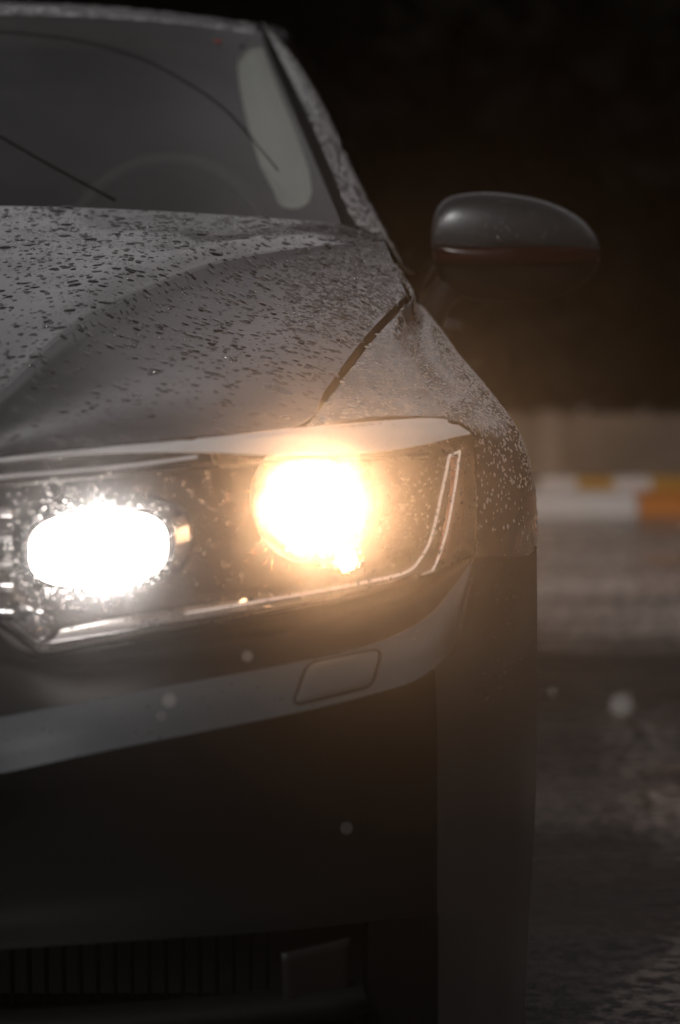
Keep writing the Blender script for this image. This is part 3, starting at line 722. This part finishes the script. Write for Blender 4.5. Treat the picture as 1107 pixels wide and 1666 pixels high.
def kerbmat():
    m, n, l = mat('painted kerb'); b = n['Principled BSDF']; setp(b, Roughness=.55)
    tc = n.new('ShaderNodeTexCoord'); sp = n.new('ShaderNodeSeparateXYZ'); l.new(tc.outputs['Object'], sp.inputs[0])
    a = n.new('ShaderNodeMath'); a.operation = 'SUBTRACT'; a.inputs[1].default_value = 1.93; l.new(sp.outputs[0], a.inputs[0])
    a2 = n.new('ShaderNodeMath'); a2.operation = 'PINGPONG'; a2.inputs[1].default_value = .9; l.new(a.outputs[0], a2.inputs[0])
    mo = n.new('ShaderNodeMath'); mo.operation = 'FLOORED_MODULO'; mo.inputs[1].default_value = 2.0; l.new(a.outputs[0], mo.inputs[0])
    lt = n.new('ShaderNodeMath'); lt.operation = 'LESS_THAN'; lt.inputs[1].default_value = 1.0; l.new(mo.outputs[0], lt.inputs[0])
    mx = n.new('ShaderNodeMix'); mx.data_type = 'RGBA'; l.new(lt.outputs[0], mx.inputs[0]); mx.inputs[6].default_value = (.72, .67, .64, 1); mx.inputs[7].default_value = (.6, .2, .03, 1)
    no = noise(n, l, 9, 5, .7); r = ramp(n, l, no.outputs[0], .30, .42, (.25, .22, .2, 1), (1, 1, 1, 1))
    m2 = n.new('ShaderNodeMix'); m2.data_type = 'RGBA'; m2.blend_type = 'MULTIPLY'; m2.inputs[0].default_value = .6; l.new(mx.outputs[2], m2.inputs[6]); l.new(r.outputs[0], m2.inputs[7]); l.new(m2.outputs[2], b.inputs['Base Color'])
    bump(n, l, no.outputs[0], .4, .01, b); return m
bm = bmesh.new()
x = 1.93 - 1.0 * 14
while x < 14:
    box(bm, V(x + .5, 12.69, .036), (.992, .34, .092), .01); x += 1.0
kb = props(obj('kerb', bm, kerbmat(), smooth=False), kind='structure'); kb.location.z = G
# far kerb line, low painted blocks behind the first
def farmat():
    m, n, l = mat('worn yellow and white paint'); b = n['Principled BSDF']; setp(b, Roughness=.6)
    tc = n.new('ShaderNodeTexCoord'); sp = n.new('ShaderNodeSeparateXYZ'); l.new(tc.outputs['Object'], sp.inputs[0])
    mu = n.new('ShaderNodeMath'); mu.operation = 'MULTIPLY_ADD'; mu.inputs[1].default_value = 6.2; mu.inputs[2].default_value = 3.4; l.new(sp.outputs[0], mu.inputs[0])
    wn = n.new('ShaderNodeTexWhiteNoise'); wn.noise_dimensions = '1D'; fl = n.new('ShaderNodeMath'); fl.operation = 'FLOOR'; l.new(mu.outputs[0], fl.inputs[0]); l.new(fl.outputs[0], wn.inputs['W'])
    r = n.new('ShaderNodeValToRGB'); r.color_ramp.interpolation = 'CONSTANT'; e = r.color_ramp.elements; e[0].color = (.12, .09, .06, 1); e[0].position = 0; e[1].position = .35; e[1].color = (.5, .25, .03, 1)
    k = e.new(.7); k.color = (.7, .62, .58, 1); l.new(wn.outputs[0], r.inputs[0]); l.new(r.outputs[0], b.inputs['Base Color']); return m
bm = bmesh.new(); box(bm, V(0, 13.1, .045), (28, .18, .14), .01); pe = props(obj('pavement_edge', bm, farmat(), smooth=False), kind='structure'); pe.location.z = G
bm = bmesh.new(); box(bm, V(0, 13.54, .03), (28, .68, .08)); pv_ = props(obj('pavement', bm, simple('pavement', (.12, .1, .09), Roughness=.7), smooth=False), kind='structure'); pv_.location.z = G
# low wall of panels and posts
def conc(name, c0, c1):
    m, n, l = mat(name); b = n['Principled BSDF']; setp(b, Roughness=.8)
    no = noise(n, l, 3.5, 6, .65); r = ramp(n, l, no.outputs[0], .3, .7, (*c0, 1), (*c1, 1)); l.new(r.outputs[0], b.inputs['Base Color']); bump(n, l, no.outputs[0], .3, .02, b); return m
cw, cp = conc('stained concrete panel', (.12, .085, .06), (.24, .17, .12)), conc('pale concrete post', (.22, .165, .125), (.32, .24, .185))
wall = link(bpy.data.objects.new('boundary_wall', None)); wall.location = (0, 13.85, G); props(wall, 'low brown concrete panel wall with pale posts beyond the painted kerb', 'wall')
for i in range(-9, 12):
    xp = 1.647 + i * .844
    bm = bmesh.new(); box(bm, V(xp, 0, .182), (.095, .10, .365), .008); obj('wall_post', bm, cp, wall, smooth=False)
    bm = bmesh.new(); box(bm, V(xp + .422, .012, .177), (.745, .06, .35), .006); obj('wall_panel', bm, cw, wall, smooth=False)
# night trees filling everything above the wall
def leafmat():
    m, n, l = mat('dark foliage'); b = n['Principled BSDF']; setp(b, Roughness=.7, Specular_IOR_Level=.03)
    no = noise(n, l, 1.5, 3); r = ramp(n, l, no.outputs[0], .3, .7, (.0015, .002, .0015, 1), (.005, .005, .004, 1)); l.new(r.outputs[0], b.inputs['Base Color']); return m
bm = bmesh.new(); R = random.Random(3)
for i in range(26000):
    x = R.uniform(-16, 18); hmax = 4.6 + 1.1 * math.sin(x * .9) + .7 * math.sin(x * 2.3 + 1)
    z = R.uniform(-.1, hmax); y = 15.5 + R.uniform(0, 3.5) + .5 * math.sin(x * 1.7 + z)
    s = R.uniform(.10, .22); a = R.uniform(0, 6.28); b_ = R.uniform(-1, 1)
    t = V(math.cos(a), math.sin(a) * .5, b_).normalized(); u_ = t.cross(V(R.uniform(-1, 1), 1, R.uniform(-1, 1))).normalized()
    c = V(x, y, z); bm.faces.new([bm.verts.new(q) for q in (c - t * s, c + u_ * s * .45, c + t * s, c - u_ * s * .45)])
box(bm, V(1, 19.6, 1.9), (34, .5, 3.8))
props(obj('tree_line', bm, leafmat(), smooth=False, doubles=False), 'black mass of trees in the night behind the low wall', 'trees', kind='stuff')

# rain in the air
labels = ['brightest raindrop in the air in front of the bumper left of the washer flap', 'pale raindrop in the air just below the lamp, above the bumper', 'large soft raindrop in the air over the road on the right', 'faint small raindrop under the brightest one at the bumper', 'faint raindrop in front of the dark lower bumper', 'tiny faint raindrop over the road left of the large one']
for (px, py, d, r), lb in zip(((275, 1140, 2.75, .0017), (402, 1068, 2.95, .0013), (1012, 1150, 2.3, .003), (262, 1165, 2.95, .0009), (565, 1348, 2.8, .0009), (900, 1125, 2.9, .001)), labels):
    bm = bmesh.new(); bmesh.ops.create_icosphere(bm, subdivisions=3, radius=r * 1.9)
    for v in bm.verts: v.co.z *= 1.15 if v.co.z > 0 else .95
    o = obj('raindrop', bm, M['drop']); o.location = P(px, py, d); props(o, lb, 'raindrop', 'raindrops falling in front of the car')

# haze
bm = bmesh.new(); box(bm, V(0, 60, 3.1), (290, 170, 8.8))
m, n, l = mat('haze'); n.remove(n['Principled BSDF']); pv = n.new('ShaderNodeVolumePrincipled')
pv.inputs['Color'].default_value = (.95, .95, .95, 1); pv.inputs['Density'].default_value = .007; pv.inputs['Anisotropy'].default_value = .994
l.new(pv.outputs[0], n['Material Output'].inputs['Volume'])
hz = obj('haze', bm, m, smooth=False); props(hz, kind='stuff')
bm = bmesh.new()
# ------------------------------------------------------------------ light
w = bpy.data.worlds.new('World'); sc.world = w; w.use_nodes = True; n, l = w.node_tree.nodes, w.node_tree.links
sky = n.new('ShaderNodeTexSky'); sky.sky_type = 'NISHITA'; sky.sun_disc = False
EL, AZ = math.radians(38), math.radians(200)
sky.sun_elevation = EL; sky.sun_rotation = AZ; sky.dust_density = 4
bw = n.new('ShaderNodeRGBToBW'); l.new(sky.outputs[0], bw.inputs[0])
mx = n.new('ShaderNodeMix'); mx.data_type = 'RGBA'; mx.blend_type = 'MULTIPLY'; mx.inputs[0].default_value = 1
l.new(bw.outputs[0], mx.inputs[6]); mx.inputs[7].default_value = (1, .95, .97, 1)
# sky dimming added low down, overhead and behind the camera to shape reflections
tc = n.new('ShaderNodeTexCoord'); sp = n.new('ShaderNodeSeparateXYZ'); l.new(tc.outputs['Generated'], sp.inputs[0])
mr = n.new('ShaderNodeMapRange'); mr.interpolation_type = 'SMOOTHSTEP'; mr.inputs[1].default_value = .17; mr.inputs[2].default_value = .42; mr.inputs[3].default_value = .05; mr.inputs[4].default_value = 1; l.new(sp.outputs[2], mr.inputs[0])
m2 = n.new('ShaderNodeMix'); m2.data_type = 'RGBA'; m2.blend_type = 'MULTIPLY'; m2.inputs[0].default_value = 1; l.new(mx.outputs[2], m2.inputs[6])
mr2 = n.new('ShaderNodeMapRange'); mr2.interpolation_type = 'SMOOTHSTEP'; mr2.inputs[1].default_value = .55; mr2.inputs[2].default_value = .85; mr2.inputs[3].default_value = 1; mr2.inputs[4].default_value = .28; l.new(sp.outputs[2], mr2.inputs[0])
mu = n.new('ShaderNodeMath'); mu.operation = 'MULTIPLY'; l.new(mr.outputs[0], mu.inputs[0]); l.new(mr2.outputs[0], mu.inputs[1]); mr3 = n.new('ShaderNodeMapRange'); mr3.interpolation_type = 'SMOOTHSTEP'; mr3.inputs[1].default_value = -.3; mr3.inputs[2].default_value = .85; mr3.inputs[3].default_value = .2; mr3.inputs[4].default_value = 1; l.new(sp.outputs[1], mr3.inputs[0])
mv = n.new('ShaderNodeMath'); mv.operation = 'MULTIPLY'; l.new(mu.outputs[0], mv.inputs[0]); l.new(mr3.outputs[0], mv.inputs[1]); l.new(mv.outputs[0], m2.inputs[7])
l.new(m2.outputs[2], n['Background'].inputs[0]); n['Background'].inputs[1].default_value = .155
sd = bpy.data.lights.new('sun', 'SUN'); sd.energy = .8; sd.angle = math.radians(4); sd.color = (1, .95, .9)
so = link(bpy.data.objects.new('sun', sd)); 
sdir = V(math.sin(AZ) * math.cos(EL), math.cos(AZ) * math.cos(EL), math.sin(EL))
so.rotation_euler = sdir.to_track_quat('Z', 'Y').to_euler()
vs = sc.view_settings; vs.view_transform = 'Standard'; vs.look = 'None'; vs.exposure = 0; vs.gamma = 1
c = sc.cycles
c.use_denoising = True; c.sample_clamp_indirect = 100; c.max_bounces = 10; c.transparent_max_bounces = 16; c.volume_bounces = 0
c.caustics_refractive = False; c.caustics_reflective = True
